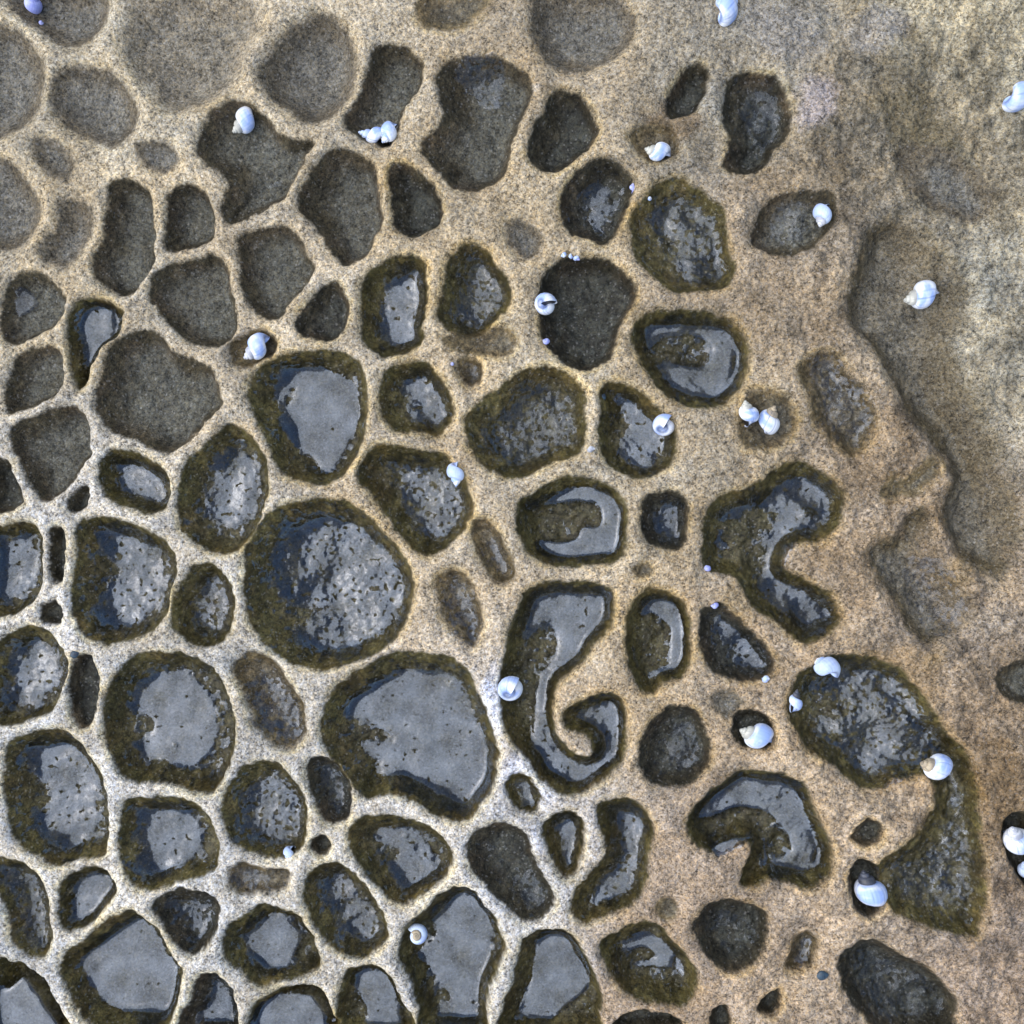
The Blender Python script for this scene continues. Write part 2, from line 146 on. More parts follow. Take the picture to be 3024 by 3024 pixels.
('k',15,46,'I 100,1400 180,1310 290,1275 360,1290 450,1310 520,1370 535,1460 510,1560 430,1650 330,1700 240,1670 160,1600 110,1500',[(.3,1,'I 220,1310 330,1330 340,1390 260,1400 190,1370')]),
('b',9,28,'I 650,1590 700,1490 770,1470 820,1530 810,1630 750,1690 680,1710 630,1680',[(.7,.5,'I 700,1560 760,1500 760,1590 700,1680')]),
('k',16,48,'I 1000,1540 1080,1500 1180,1530 1300,1600 1450,1670 1540,1760 1610,1860 1620,1960 1560,2060 1200,2060 1050,1920 960,1800 930,1680 950,1590',[(.3,1.1,'I 1020,1600 1160,1580 1300,1680 1460,1760 1540,1880 1500,1990 1300,1990 1120,1880 1010,1740')]),
('k',10,20,'I 500,1850 590,1790 605,1880 560,1950 470,1920',[]),
('k',10,20,'I 200,1930 280,1890 320,1940 310,2050 190,2050',[]),
('k',12,28,'I 330,220 420,190 520,220 565,300 545,400 450,410 380,400 310,330',[]),  # hole under a snail; its near-black colour paints in the shadow
('q',5,36,'I 190,100 280,60 370,110 380,190 300,260 220,200',[]),
('k',13,24,'1890,1550 1905,1530 1940,1540 1955,1660 1928,1665 1900,1610 1885,1575',[]),
]

# ------------------------------------------------------------------ grid
core = np.linspace(-.3075, .3075, 1080)
st = core[1]-core[0]; o = []; x = .3075; d = st
while x < .52: d = min(d*1.12, .0032); x += d; o.append(x)
while x < 40: d *= 1.5; x += d; o.append(x)
o = np.array(o); AX = np.concatenate([-o[::-1], core, o]); N = len(AX)
def w2p(a): return a/PX+1512
PXX = w2p(AX); PYY = w2p(-AX)          # column x in px; row y in px (row i has world y = AX[i])
LAT = [rng.rand(257, 257) for _ in range(12)]
def vnoise(scale, k, X=None, Y=None):
    """value noise on the tensor grid, scale = metres per cell"""
    L = LAT[k % 12]
    xs = (AX if X is None else X)/scale+1000.37*(k+1); ys = (AX if Y is None else Y)/scale+517.91*(k+2)
    def f(a):
        i = np.floor(a).astype(int); t = a-i; t = t*t*t*(t*(6*t-15)+10); return i % 256, t
    ix, tx = f(xs); iy, ty = f(ys)
    a = L[np.ix_(iy, ix)]; b = L[np.ix_(iy, ix+1)]; c = L[np.ix_(iy+1, ix)]; d_ = L[np.ix_(iy+1, ix+1)]
    tx = tx[None, :]; ty = ty[:, None]
    return (a*(1-tx)+b*tx)*(1-ty)+(c*(1-tx)+d_*tx)*ty-.5
def spline(v, n=5):
    out = []; m = len(v)
    for i in range(m):
        p0, p1, p2, p3 = v[i-1], v[i], v[(i+1) % m], v[(i+2) % m]
        for k in range(n):
            t = k/n
            out.append(.5*((2*p1)+(-p0+p2)*t+(2*p0-5*p1+4*p2-p3)*t*t+(-p0+3*p1-3*p2+p3)*t**3))
    return np.array(out)
def sdf(poly, X, Y):
    """signed distance (px), positive inside"""
    q = spline(poly); a = q; b = np.roll(q, -1, 0)
    dmin = np.full(X.shape, 1e18); ins = np.zeros(X.shape, bool)
    for (ax, ay), (bx, by) in zip(a, b):
        ex, ey = bx-ax, by-ay; L = ex*ex+ey*ey+1e-9
        t = np.clip(((X-ax)*ex+(Y-ay)*ey)/L, 0, 1)
        dx = X-ax-t*ex; dy = Y-ay-t*ey
        dmin = np.minimum(dmin, dx*dx+dy*dy)
        if ay != by:
            c = ((ay > Y) != (by > Y)) & (X < ex*(Y-ay)/(by-ay)+ax)
            ins ^= c
    s = np.sqrt(dmin); return np.where(ins, s, -s)
def sstep(a, b, x):
    t = np.clip((x-a)/(b-a), 0, 1); return t*t*(3-2*t)
def blur(a, r, n=2):
    for _ in range(n):
        for ax in (0, 1):
            c = np.cumsum(np.pad(a, [(r+1, r) if k == ax else (0, 0) for k in (0, 1)], mode='edge'), axis=ax)
            m = a.shape[ax]
            hi = np.take(c, np.arange(2*r+1, 2*r+1+m), axis=ax); lo = np.take(c, np.arange(0, m), axis=ax)
            a = (hi-lo)/(2*r+1)
    return a
def box(poly, m):
    x0, y0 = poly.min(0)-m; x1, y1 = poly.max(0)+m
    c0, c1 = np.searchsorted(PXX, [x0, x1]); r = PYY[::-1]
    a, b = np.searchsorted(r, [y0, y1]); return N-b, N-a, c0, c1

# random hollows beyond the surveyed frame so the rock goes on
for gy in range(-5, 15):
    for gx in range(-5, 15):
        cx = gx*340+(gy % 2)*170+random.uniform(-60, 60); cy = gy*300+random.uniform(-50, 50)
        r = random.uniform(80, 150)
        if -r-50 < cx < 3074+r and -r-50 < cy < 3074+r: continue
        e = random.uniform(.7, 1.2); a0 = random.random()*6
        v = [(cx+r*e*math.cos(a)*random.uniform(.85, 1.1), cy+r/e*math.sin(a)*random.uniform(.85, 1.1)) for a in np.arange(9)/9*2*math.pi+a0]
        P.append(('d' if cy < 1300 else 'w', random.uniform(9, 17), 50, np.array(v), []))

warpx = vnoise(.006, 0)*9+vnoise(.0022, 1)*5.5+vnoise(.0011, 2)*5
warpy = vnoise(.006, 3)*9+vnoise(.0022, 4)*5.5+vnoise(.0011, 5)*5
GX = PXX[None, :]+np.zeros((N, 1)); GY = PYY[:, None]+np.zeros((1, N))
WX = GX+warpx; WY = GY+warpy

# ---- pigment of the rock's upper surface; lower left has sky sheen painted in
ANC = [(100,100,176,164,138),(600,60,174,161,135),(1000,80,164,148,120),(1350,60,150,142,122),(1700,250,132,121,98),(1850,80,170,160,130),
(1880,600,160,153,130),(1500,550,152,136,110),(950,400,180,162,129),(150,560,180,166,138),(450,620,180,167,142),(100,960,188,181,166),(420,1240,184,178,164),
(930,1400,204,203,206),(1000,1560,196,193,190),(450,1640,188,183,171),(250,1620,192,188,178),(900,950,176,160,132),(1100,870,180,165,136),(1380,820,155,140,112),
(1650,900,155,136,108),(1880,1150,150,134,110),(1450,1330,168,148,118),(1650,1500,170,149,118),(1600,1750,172,153,126),(1850,1450,142,122,94),(1850,1850,152,134,112),
(1300,1650,163,143,117),(880,1200,180,164,137),(60,1500,190,186,176),(700,1600,192,187,176),(1085,1370,160,140,108),(1090,1300,175,155,122)]
W = np.full((N, N), 1e-9); SC = np.zeros((N, N, 3))
for x, y, r, g, b in ANC:
    if x > 1150: r, g, b = r*.975, g*.975, b*.985
    if r > 194: r, g, b = r*.97, g*.965, b*.935
    k = 3024/1932
    wx = np.exp(-((PXX-x*k)/230)**2); wy = np.exp(-((PYY-y*k)/230)**2)
    m_ = (r+g+b)/3; r, g, b = m_+(r-m_)*.92, m_+(g-m_)*.86, m_+(b-m_)*.92
    r, g, b = r*1.02, g*1.02, b*1.02
    ww = wy[:, None]*wx[None, :]; W += ww; SC += ww[..., None]*srgb((r, g, b))
SC += 1e-9*srgb((172, 156, 130)); SC /= W[..., None]
ALB = .86
pn = vnoise(.03, 6)*1.1+vnoise(.012, 7)*.8+vnoise(.005, 8)*.5
rough = sstep(1900, 2700, GX)*.9
SC *= (1+.34*pn+rough*.55*(vnoise(.018, 4)+vnoise(.007, 5)+vnoise(.0035, 0)*.8))[..., None]
tn = vnoise(.022, 9)+vnoise(.008, 10)*.6
SC *= 1+tn[..., None]*np.array([.07, .0, -.12])
STAIN_SHEEN = [(1720,190,70,120,-.6,(96,88,66)),(1790,330,80,60,-.5,(98,94,78)),(1545,195,45,60,.5,(176,166,162)),(935,1320,26,70,.2,(222,226,238)),  # stains, and pale bluish patches that paint in sky sheen
 (1000,1480,50,60,.3,(214,218,232)),(1010,1590,40,40,0,(205,207,214)),(1120,60,60,30,0,(110,98,76)),(1490,60,80,50,.4,(140,136,128)),
 (1250,230,60,40,.3,(108,90,66)),(1735,560,85,150,-.15,(116,110,95)),(1820,780,60,120,-.3,(112,106,90)),(1880,960,60,130,0,(116,109,92)),(1740,90,90,40,.5,(112,102,78)),
 (1010,165,16,14,0,(205,200,190)),(940,640,30,26,0,(160,142,118)),(1460,800,60,40,0,(112,100,76)),(1880,1500,50,120,0,(118,98,70)),(1720,1270,70,50,.6,(150,128,96)),
 (1800,1130,30,120,.3,(138,118,84)),(130,1160,50,50,0,(206,203,196)),(1650,60,60,50,0,(150,146,138)),(1830,1560,30,60,0,(150,128,96)),(1400,1150,40,60,0,(150,132,100))]
for x, y, rx, ry, an, c in STAIN_SHEEN:
    k = 3024/1932; X = (GX-x*k)/k; Y = (GY-y*k)/k; ca, sa = math.cos(an), math.sin(an)
    q = ((X*ca+Y*sa)/rx)**2+((-X*sa+Y*ca)/ry)**2
    m = np.clip((1.25-q)*.9+pn*1.2, 0, 1)*.75*(q < 3)
    SC = SC*(1-m[..., None])+srgb(c)*m[..., None]

TY = {  # wall, floor colours; outline softness px; wetness
 'p': ((142,132,112),(130,124,109),44,.1), 'q': ((100,92,76),(112,110,101),22,.15), 's': ((88,78,56),(112,107,93),30,.2), 'd': ((68,62,46),(90,90,81),8,.2),
 'k': ((58,54,41),(58,60,54),6,.45), 'w': ((82,75,44),(70,67,47),6,.8), 'b': ((100,88,62),(98,92,76),16,.55)}
Z0 = vnoise(.11, 1)*.006+vnoise(.035, 2)*.0035+vnoise(.012, 3)*.0016
fade = np.clip((.6-np.maximum(np.abs(AX)[None, :], np.abs(AX)[:, None]))/.1, 0, 1)
Z0 += sstep(1750, 2500, GX)*(vnoise(.024, 6)*.006+vnoise(.010, 8)*.0028+vnoise(.005, 10)*.0018+vnoise(.0025, 3)*.0012)
Z0 *= fade
HP = np.zeros((N, N)); ID = np.full((N, N), -1, int); COLR = SC.copy(); WET = np.zeros((N, N)); RIM = np.zeros((N, N))
bn = vnoise(.009, 4)+vnoise(.003, 5)*.7; bn2 = vnoise(.016, 7)+vnoise(.005, 9)*.5
mot = np.clip(vnoise(.0065, 6)+vnoise(.0025, 1)*.8, -.25, .6)
def as_pts(s): return s if isinstance(s, np.ndarray) else pts(s)
for i, (ty, dep, ww, out, films) in enumerate(P):
    poly = as_pts(out); r0, r1, c0, c1 = box(poly, 60); sl = (slice(r0, r1), slice(c0, c1))
    if r1-r0 < 4 or c1-c0 < 4: continue
    s = sdf(poly, WX[sl], WY[sl])
    gx = blur(np.gradient(blur(s, 3), axis=1), 6); gy = blur(-np.gradient(blur(s, 3), axis=0), 6)
    n_ = np.sqrt(gx*gx+gy*gy)+1e-6
    asym = 1+(-.25 if ty == 's' else .2 if ty in 'pq' else .58)*gx/n_-.12*gy/n_*-1          # western walls slope gently, eastern ones are steep
    w_ = ww*np.clip(asym, .34, 1.5)*1.15
    t = np.clip(s/w_, 0, 1)
    soft = ty in 'pqs' or (ty == 'b' and dep < 7)
    if soft: t = np.clip((s+14)/(w_*.9+14), 0, 1); dep = dep*1.7
    else: dep = dep*1.22
    prof = np.sin(t*math.pi/2)**1.3 if soft else (1-(1-t)**2.1)*.80
    smx = max(s.max(), 1)
    prof = prof+.20*np.clip(s/smx, 0, 1)**.9*(0 if soft else 1)
    h = -dep*.001*prof*(1+.10*bn[sl])
    h -= np.where(s < 0, 0.0012*np.exp(s/8.0)+.0020*np.exp(s/28.0), .0032*np.exp(-s/30))*(0 if soft else 1)
    if soft: h = blur(h, 9, 2)
    HP[sl] = np.minimum(HP[sl], h)
    cw, cf, cs, wet = TY[ty]
    a = sstep(-cs*(.2 if ty == 'p' else .35)-1.5, cs*(.8 if ty == 'p' else .65)+1.5, s+bn[sl]*cs*.5)
    if ty == 's': a = a*(.6+.4*sstep(-.85, .1, blur(gx/n_, 12)))  # trough colour fades to the right, painting in its lit side
    tt = sstep(.15, 1.0, np.clip(s/(w_*1.05), 0, 1)+bn2[sl]*.5)
    pc = srgb(cw)*(1-tt[..., None])+srgb(cf)*tt[..., None]
    brown = np.clip(bn2[sl]*1.4+.12, 0, 1)*np.clip(1.15-tt, 0, 1)*(.8 if ty in 'dkwb' else .25)
    pc = pc*(1-brown[..., None]*.6)+srgb((92, 72, 38) if ty in 'wb' else (92, 74, 52))*brown[..., None]*.6
    pc = pc*(1+.25*bn[sl]+(.9*mot[sl] if ty in 'wkb' else .35*mot[sl]))[..., None]
    COLR[sl] = COLR[sl]*(1-a[..., None])+pc*a[..., None]
    WET[sl] = np.maximum(WET[sl]*(1-a), a*wet)
    gold = np.exp(-((s+5)/9.0)**2)*(1 if ty in 'wkb' else .3)*np.clip(.5+bn2[sl]*1.5, 0, 1)
    COLR[sl] *= 1+gold[..., None]*np.array([.10, .03, -.20])
    ID[sl] = np.where((s > 0) & (not isinstance(out, np.ndarray)), i, ID[sl])
HPb = blur(HP, 1, 2)
Z = Z0+HPb
micro = vnoise(.009, 5)*.0009+vnoise(.0045, 8)*.0009+vnoise(.0022, 10)*.00045+vnoise(.0012, 11)*.0003
Z += micro*fade*(1+.15*WET)
ZS = blur(Z, 4, 2)
def ground_z(x, y):
    j = np.clip(np.searchsorted(AX, x), 0, N-1); i = np.clip(np.searchsorted(AX, y), 0, N-1); return float(Z[i, j])

# ------------------------------------------------------------------ materials
def newmat(name):
    m = bpy.data.materials.new(name); m.use_nodes = True; nt = m.node_tree; nt.nodes.clear()
    return m, nt
def nd(nt, t, **k):
    n = nt.nodes.new(t)
    for a, v in k.items():
        if a.startswith('i_'): n.inputs[a[2:].replace('_', ' ')].default_value = v
        else: setattr(n, a, v)
    return n
def math_(nt, op, a, b=None, clamp=False):
    n = nd(nt, 'ShaderNodeMath', operation=op, use_clamp=clamp)
    for k, v in ((0, a), (1, b)):
        if v is None: continue
        if hasattr(v, 'links'): nt.links.new(v, n.inputs[k])
        else: n.inputs[k].default_value = v
    return n.outputs[0]
def rock_mat():
    m, nt = newmat('wet_sandstone'); L = nt.links.new
    out = nd(nt, 'ShaderNodeOutputMaterial'); bs = nd(nt, 'ShaderNodeBsdfPrincipled')
    L(bs.outputs[0], out.inputs[0])
    tc = nd(nt, 'ShaderNodeNewGeometry'); pos = tc.outputs['Position']
    col = nd(nt, 'ShaderNodeAttribute', attribute_name='pigment'); wet = nd(nt, 'ShaderNodeAttribute', attribute_name='wetness')
    vor = nd(nt, 'ShaderNodeTexVoronoi', feature='F1'); vor.inputs['Scale'].default_value = 980; L(pos, vor.inputs['Vector'])
    sep = nd(nt, 'ShaderNodeSeparateColor'); L(vor.outputs['Color'], sep.inputs[0])
    n1 = nd(nt, 'ShaderNodeTexNoise'); n1.inputs['Scale'].default_value = 420; n1.inputs['Detail'].default_value = 3; L(pos, n1.inputs['Vector'])
    n2 = nd(nt, 'ShaderNodeTexNoise'); n2.inputs['Scale'].default_value = 1500; n2.inputs['Detail'].default_value = 2; L(pos, n2.inputs['Vector'])
    # grain brightness
    g = math_(nt, 'MULTIPLY', math_(nt, 'SUBTRACT', sep.outputs[0], .5), .7)
    g = math_(nt, 'ADD', g, math_(nt, 'MULTIPLY', math_(nt, 'SUBTRACT', n1.outputs[0], .5), 1.75))
    g = math_(nt, 'ADD', g, math_(nt, 'MULTIPLY', math_(nt, 'SUBTRACT', n2.outputs[0], .5), 1.9))
    n5 = nd(nt, 'ShaderNodeTexNoise'); n5.inputs['Scale'].default_value = 130; n5.inputs['Detail'].default_value = 2; L(pos, n5.inputs['Vector'])
    g = math_(nt, 'ADD', g, math_(nt, 'MULTIPLY', math_(nt, 'SUBTRACT', n5.outputs[0], .5), .75))
    amp = math_(nt, 'SUBTRACT', 1.1, math_(nt, 'MULTIPLY', wet.outputs['Fac'], .15))
    g = math_(nt, 'MULTIPLY', g, amp)
    g = math_(nt, 'MAXIMUM', math_(nt, 'ADD', g, 1.0), .16)
    # rare quartz sparkles
    sp = math_(nt, 'MULTIPLY', math_(nt, 'GREATER_THAN', sep.outputs[1], .96), .07)
    mul = nd(nt, 'ShaderNodeVectorMath', operation='SCALE'); L(col.outputs['Color'], mul.inputs[0]); L(g, mul.inputs['Scale'])
    # hue wobble grain by grain
    hs = nd(nt, 'ShaderNodeMix', data_type='RGBA', blend_type='MULTIPLY'); hs.inputs[0].default_value = 1
    cr = nd(nt, 'ShaderNodeValToRGB'); L(sep.outputs[2], cr.inputs[0])
    cr.color_ramp.elements[0].color = (1.07, 1.0, .88, 1); cr.color_ramp.elements[1].color = (.94, 1.0, 1.14, 1)
    L(mul.outputs[0], hs.inputs[6]); L(cr.outputs[0], hs.inputs[7])
    ad = nd(nt, 'ShaderNodeVectorMath', operation='ADD'); L(hs.outputs[2], ad.inputs[0]); L(sp, ad.inputs[1])
    L(ad.outputs[0], bs.inputs['Base Color'])
    L(math_(nt, 'SUBTRACT', .82, math_(nt, 'MULTIPLY', wet.outputs['Fac'], .50)), bs.inputs['Roughness'])
    L(math_(nt, 'ADD', .25, math_(nt, 'MULTIPLY', wet.outputs['Fac'], .05)), bs.inputs['Specular IOR Level'])
    b1 = nd(nt, 'ShaderNodeBump'); b1.inputs['Strength'].default_value = .85; b1.inputs['Distance'].default_value = .0013
    hh = math_(nt, 'ADD', math_(nt, 'MULTIPLY', n1.outputs[0], 1.0), math_(nt, 'MULTIPLY', n2.outputs[0], .5))
    hh = math_(nt, 'ADD', hh, math_(nt, 'MULTIPLY', sep.outputs[0], .3))
    L(math_(nt, 'SUBTRACT', .9, math_(nt, 'MULTIPLY', wet.outputs['Fac'], .5)), b1.inputs['Strength']); L(hh, b1.inputs['Height']); L(b1.outputs[0], bs.inputs['Normal'])
    return m
def nd_c(nt, v):
    s_ = nd(nt, 'ShaderNodeSeparateColor'); nt.links.new(v.outputs['Color'], s_.inputs[0]); return s_.outputs[0]
def water_mat():
    m, nt = newmat('standing_water'); L = nt.links.new
    out = nd(nt, 'ShaderNodeOutputMaterial'); mix = nd(nt, 'ShaderNodeMixShader'); tr = nd(nt, 'ShaderNodeBsdfTransparent'); gl = nd(nt, 'ShaderNodeBsdfGlossy')
    gl.inputs['Roughness'].default_value = .10; gl.inputs['Color'].default_value = (.76, .86, 1, 1)
    pos = nd(nt, 'ShaderNodeNewGeometry').outputs['Position']
    f = nd(nt, 'ShaderNodeAttribute', attribute_name='depth_field').outputs['Fac']; ru = nd(nt, 'ShaderNodeAttribute', attribute_name='ruffle').outputs['Fac']
    al = nd(nt, 'ShaderNodeAttribute', attribute_name='cover').outputs['Fac']
    n1 = nd(nt, 'ShaderNodeTexNoise'); n1.inputs['Scale'].default_value = 230; n1.inputs['Detail'].default_value = .6; L(pos, n1.inputs['Vector'])
    n2 = nd(nt, 'ShaderNodeTexNoise'); n2.inputs['Scale'].default_value = 330; n2.inputs['Detail'].default_value = 0; L(pos, n2.inputs['Vector'])
    n3 = nd(nt, 'ShaderNodeTexVoronoi', feature='F1'); n3.inputs['Scale'].default_value = 240; n3.inputs['Randomness'].default_value = 1.0; L(pos, n3.inputs['Vector'])
    # ragged shore and holes that paint in dark spots of the rippled reflection
    edge = math_(nt, 'ADD', f, math_(nt, 'MULTIPLY', math_(nt, 'SUBTRACT', n1.outputs[0], .5), math_(nt, 'ADD', 6.0, math_(nt, 'MULTIPLY', ru, 34.0))))
    e = math_(nt, 'MULTIPLY', edge, .45, True)
    n4 = nd(nt, 'ShaderNodeTexNoise'); n4.inputs['Scale'].default_value = 75; n4.inputs['Detail'].default_value = 3; L(pos, n4.inputs['Vector'])
    hole = math_(nt, 'ADD', n2.outputs[0], math_(nt, 'ADD', math_(nt, 'MULTIPLY', ru, .19), math_(nt, 'MULTIPLY', math_(nt, 'SUBTRACT', n4.outputs[0], .5), math_(nt, 'MULTIPLY', ru, .35))))
    hm = math_(nt, 'MULTIPLY', math_(nt, 'SUBTRACT', .865, hole), 11.0, True)
    rad = math_(nt, 'MULTIPLY', math_(nt, 'ADD', ru, -.02), math_(nt, 'SUBTRACT', math_(nt, 'MULTIPLY', nd_c(nt, n3), .55), .16))
    rad = math_(nt, 'SUBTRACT', rad, .10)
    dis = math_(nt, 'MULTIPLY', math_(nt, 'SUBTRACT', n3.outputs['Distance'], rad), 10.0, True)
    fr = nd(nt, 'ShaderNodeFresnel'); fr.inputs[0].default_value = 1.96
    k = math_(nt, 'MULTIPLY', math_(nt, 'MULTIPLY', e, hm), math_(nt, 'MULTIPLY', al, fr.outputs[0]))
    k = math_(nt, 'MULTIPLY', k, dis)
    n6 = nd(nt, 'ShaderNodeTexNoise'); n6.inputs['Scale'].default_value = 900; n6.inputs['Detail'].default_value = 2; L(pos, n6.inputs['Vector'])
    mottle = math_(nt, 'ADD', -.55, math_(nt, 'ADD', math_(nt, 'MULTIPLY', n6.outputs[0], 1.3), math_(nt, 'MULTIPLY', n4.outputs[0], 1.8)))  # noise varies the reflection strength, painting a mottled sheen on the water
    k = math_(nt, 'MULTIPLY', k, mottle)
    bp = nd(nt, 'ShaderNodeBump'); bp.inputs['Distance'].default_value = .0014
    L(math_(nt, 'ADD', .04, math_(nt, 'MULTIPLY', ru, .46)), bp.inputs['Strength'])
    L(math_(nt, 'ADD', n1.outputs[0], math_(nt, 'MULTIPLY', n2.outputs[0], .18)), bp.inputs['Height'])
    L(bp.outputs[0], gl.inputs['Normal']); L(bp.outputs[0], fr.inputs['Normal'])
    L(k, mix.inputs[0]); L(tr.outputs[0], mix.inputs[1]); L(gl.outputs[0], mix.inputs[2]); L(mix.outputs[0], out.inputs[0])
    return m
ROCK = rock_mat(); WATER = water_mat()

# ------------------------------------------------------------------ rock mesh, split into the rock and its hollows
dzdy, dzdx = np.gradient(Z, AX, AX)
NRM = np.stack([-dzdx, -dzdy, np.ones_like(Z)], -1); NRM /= np.linalg.norm(NRM, axis=-1, keepdims=True)
VX, VY = np.meshgrid(AX, AX)
ALLV = np.stack([VX, VY, Z], -1).reshape(-1, 3)
COLR = np.clip(COLR*ALB, .004, .85)
def grid_mesh(name, quads, parent=None, mat=ROCK):
    used, inv = np.unique(quads.ravel(), return_inverse=True)
    me = bpy.data.meshes.new(name); nq = len(quads)
    me.vertices.add(len(used)); me.vertices.foreach_set('co', ALLV[used].astype('f').ravel())
    me.loops.add(nq*4); me.loops.foreach_set('vertex_index', inv.astype('i').ravel())
    me.polygons.add(nq); me.polygons.foreach_set('loop_start', np.arange(0, nq*4, 4, dtype='i'))
    me.polygons.foreach_set('use_smooth', np.ones(nq, bool))
    me.update(calc_edges=True)
    ca = me.attributes.new('pigment', 'FLOAT_COLOR', 'POINT')  # base colour, including the painted sheen and trough shading
    ca.data.foreach_set('color', np.concatenate([COLR.reshape(-1, 3)[used], np.ones((len(used), 1))], 1).astype('f').ravel())
    wa = me.attributes.new('wetness', 'FLOAT', 'POINT'); wa.data.foreach_set('value', WET.ravel()[used].astype('f'))
    me.normals_split_custom_set_from_vertices(NRM.reshape(-1, 3)[used].tolist())
    me.materials.append(mat)
    ob = bpy.data.objects.new(name, me); COL.objects.link(ob)
    if parent: ob.parent = parent
    return ob
ii, jj = np.meshgrid(np.arange(N-1), np.arange(N-1), indexing='ij')
v0 = (ii*N+jj).ravel(); Q = np.stack([v0, v0+1, v0+N+1, v0+N], -1)
fid = ID[:-1, :-1].ravel()
fx = PXX[jj].ravel(); fy = PYY[ii].ravel()
vis = (fx > 0) & (fx < 3024) & (fy > 0) & (fy < 3024)
cnt = np.bincount(fid[(fid >= 0) & vis]+0, minlength=len(P))
order = [i for i in np.argsort(-cnt) if cnt[i] > 0]
big = order[:99]; small = order[99:]
rock = grid_mesh('rock', Q[~np.isin(fid, order)])
rock['kind'] = 'structure'; rock['label'] = 'honeycomb weathered sandy brown sandstone with wet rounded hollows'
HL = {'s': 'long shallow grey trough', 'p': 'shallow pale sandy hollow', 'q': 'soft edged grey brown hollow', 'd': 'dry dark grey hollow', 'k': 'deep blackish damp hollow',
      'w': 'wet olive brown hollow', 'b': 'small brown stained hollow'}
for i in big:
    h = grid_mesh('hollow', Q[fid == i], rock); h['label'] = HL[P[i][0]]
if small:
    h = grid_mesh('small_hollows', Q[np.isin(fid, small)], rock); h['kind'] = 'stuff'

# ------------------------------------------------------------------ water in the hollows; reflections shaped into its outlines, dark centres left out
def pct(a, q): return float(np.percentile(a, q))
glint = vnoise(.0032, 0)*1.2+vnoise(.0016, 3)*.8
rip = vnoise(.0040, 2)*.9+vnoise(.0021, 6)*.55
for i, (ty, dep, ww, out, films) in enumerate(P):
    for fk, (cover, ruf, fo) in enumerate(films):
        poly = pts(fo)
        dz = -.95*dep*.001
        poly = (poly-1512)*(H-dz)/H+1512
        main = fk == 0 and ty in 'wkb'
        r0, r1, c0, c1 = box(as_pts(out) if main else poly, 14); sl = (slice(r0, r1), slice(c0, c1))
        f = sdf(poly, GX[sl]+warpx[sl]*.8, GY[sl]+warpy[sl]*.8)
        RU = np.full(f.shape, float(ruf)); CV = np.full(f.shape, float(cover))
        if main:
            sp_ = sdf(as_pts(out), WX[sl], WY[sl])
            east = .5+.5*np.clip((GX[sl]-poly[:, 0].mean())/(np.ptp(poly[:, 0])*.5+1), -1, 1)
            gpat = glint[sl]*52-5+np.clip(f*.35, -16, 0)+14*east*(ruf > .05)-(14 if ruf < .05 else 0)  # extra film patches shaped as wall glints, denser to the east
            gpat = np.minimum(gpat, (sp_-9)*.8)
            out_ = np.clip(-f/6, 0, 1)
            RU = RU*(1-out_)+np.maximum(ruf, .55)*out_; CV = CV*(1-out_)+.75*cover*out_
            f0 = f = np.minimum(f+(4 if ruf < .15 else 13), np.maximum(f, (sp_-14)*.8)); f = np.maximum(f, gpat)
        zb = ZS[sl]; fm = f0 if main else f; ins = fm > 4
        if ins.sum() < 6: ins = fm > 0
        lev = pct(zb[ins], 84 if ruf < .3 else 55)+.0004
        flat = np.clip(1-RU*1.3, 0, 1)*np.clip(1+fm/8, 0, 1)
        zf = np.maximum(lev, zb+.0002)*flat+(zb+.0003)*(1-flat)
        zf = blur(zf, 3, 2)
        zf = zf+.00045*sstep(-1, 9, f)+rip[sl]*.0008*RU
        zf = np.maximum(zf, Z[sl]+.00012)
        n1, n2 = f.shape
        keep = (f[:-1, :-1] > -5) | (f[1:, 1:] > -5) | (f[1:, :-1] > -5) | (f[:-1, 1:] > -5)
        a, b = np.nonzero(keep)
        w0 = a*n2+b; q = np.stack([w0, w0+1, w0+n2+1, w0+n2], -1)
        used, inv = np.unique(q.ravel(), return_inverse=True)
        V = np.stack([VX[sl], VY[sl], zf], -1).reshape(-1, 3)[used]
        me = bpy.data.meshes.new('water'); nq = len(q)
        me.vertices.add(len(used)); me.vertices.foreach_set('co', V.astype('f').ravel())
        me.loops.add(nq*4); me.loops.foreach_set('vertex_index', inv.astype('i').ravel())
        me.polygons.add(nq); me.polygons.foreach_set('loop_start', np.arange(0, nq*4, 4, dtype='i'))
        me.polygons.foreach_set('use_smooth', np.ones(nq, bool)); me.update(calc_edges=True)
        for nm, val in (('depth_field', f.ravel()[used]), ('ruffle', RU.ravel()[used]), ('cover', CV.ravel()[used])):
            at = me.attributes.new(nm, 'FLOAT', 'POINT'); at.data.foreach_set('value', val.astype('f'))
        me.materials.append(WATER)
        ob = bpy.data.objects.new('water', me); COL.objects.link(ob)
        ob['kind'] = 'structure'
        ob['label'] = 'still shallow water mirroring pale sky in a rock hollow' if ruf < .3 else 'thin rippled film of water on the floor of a rock hollow'

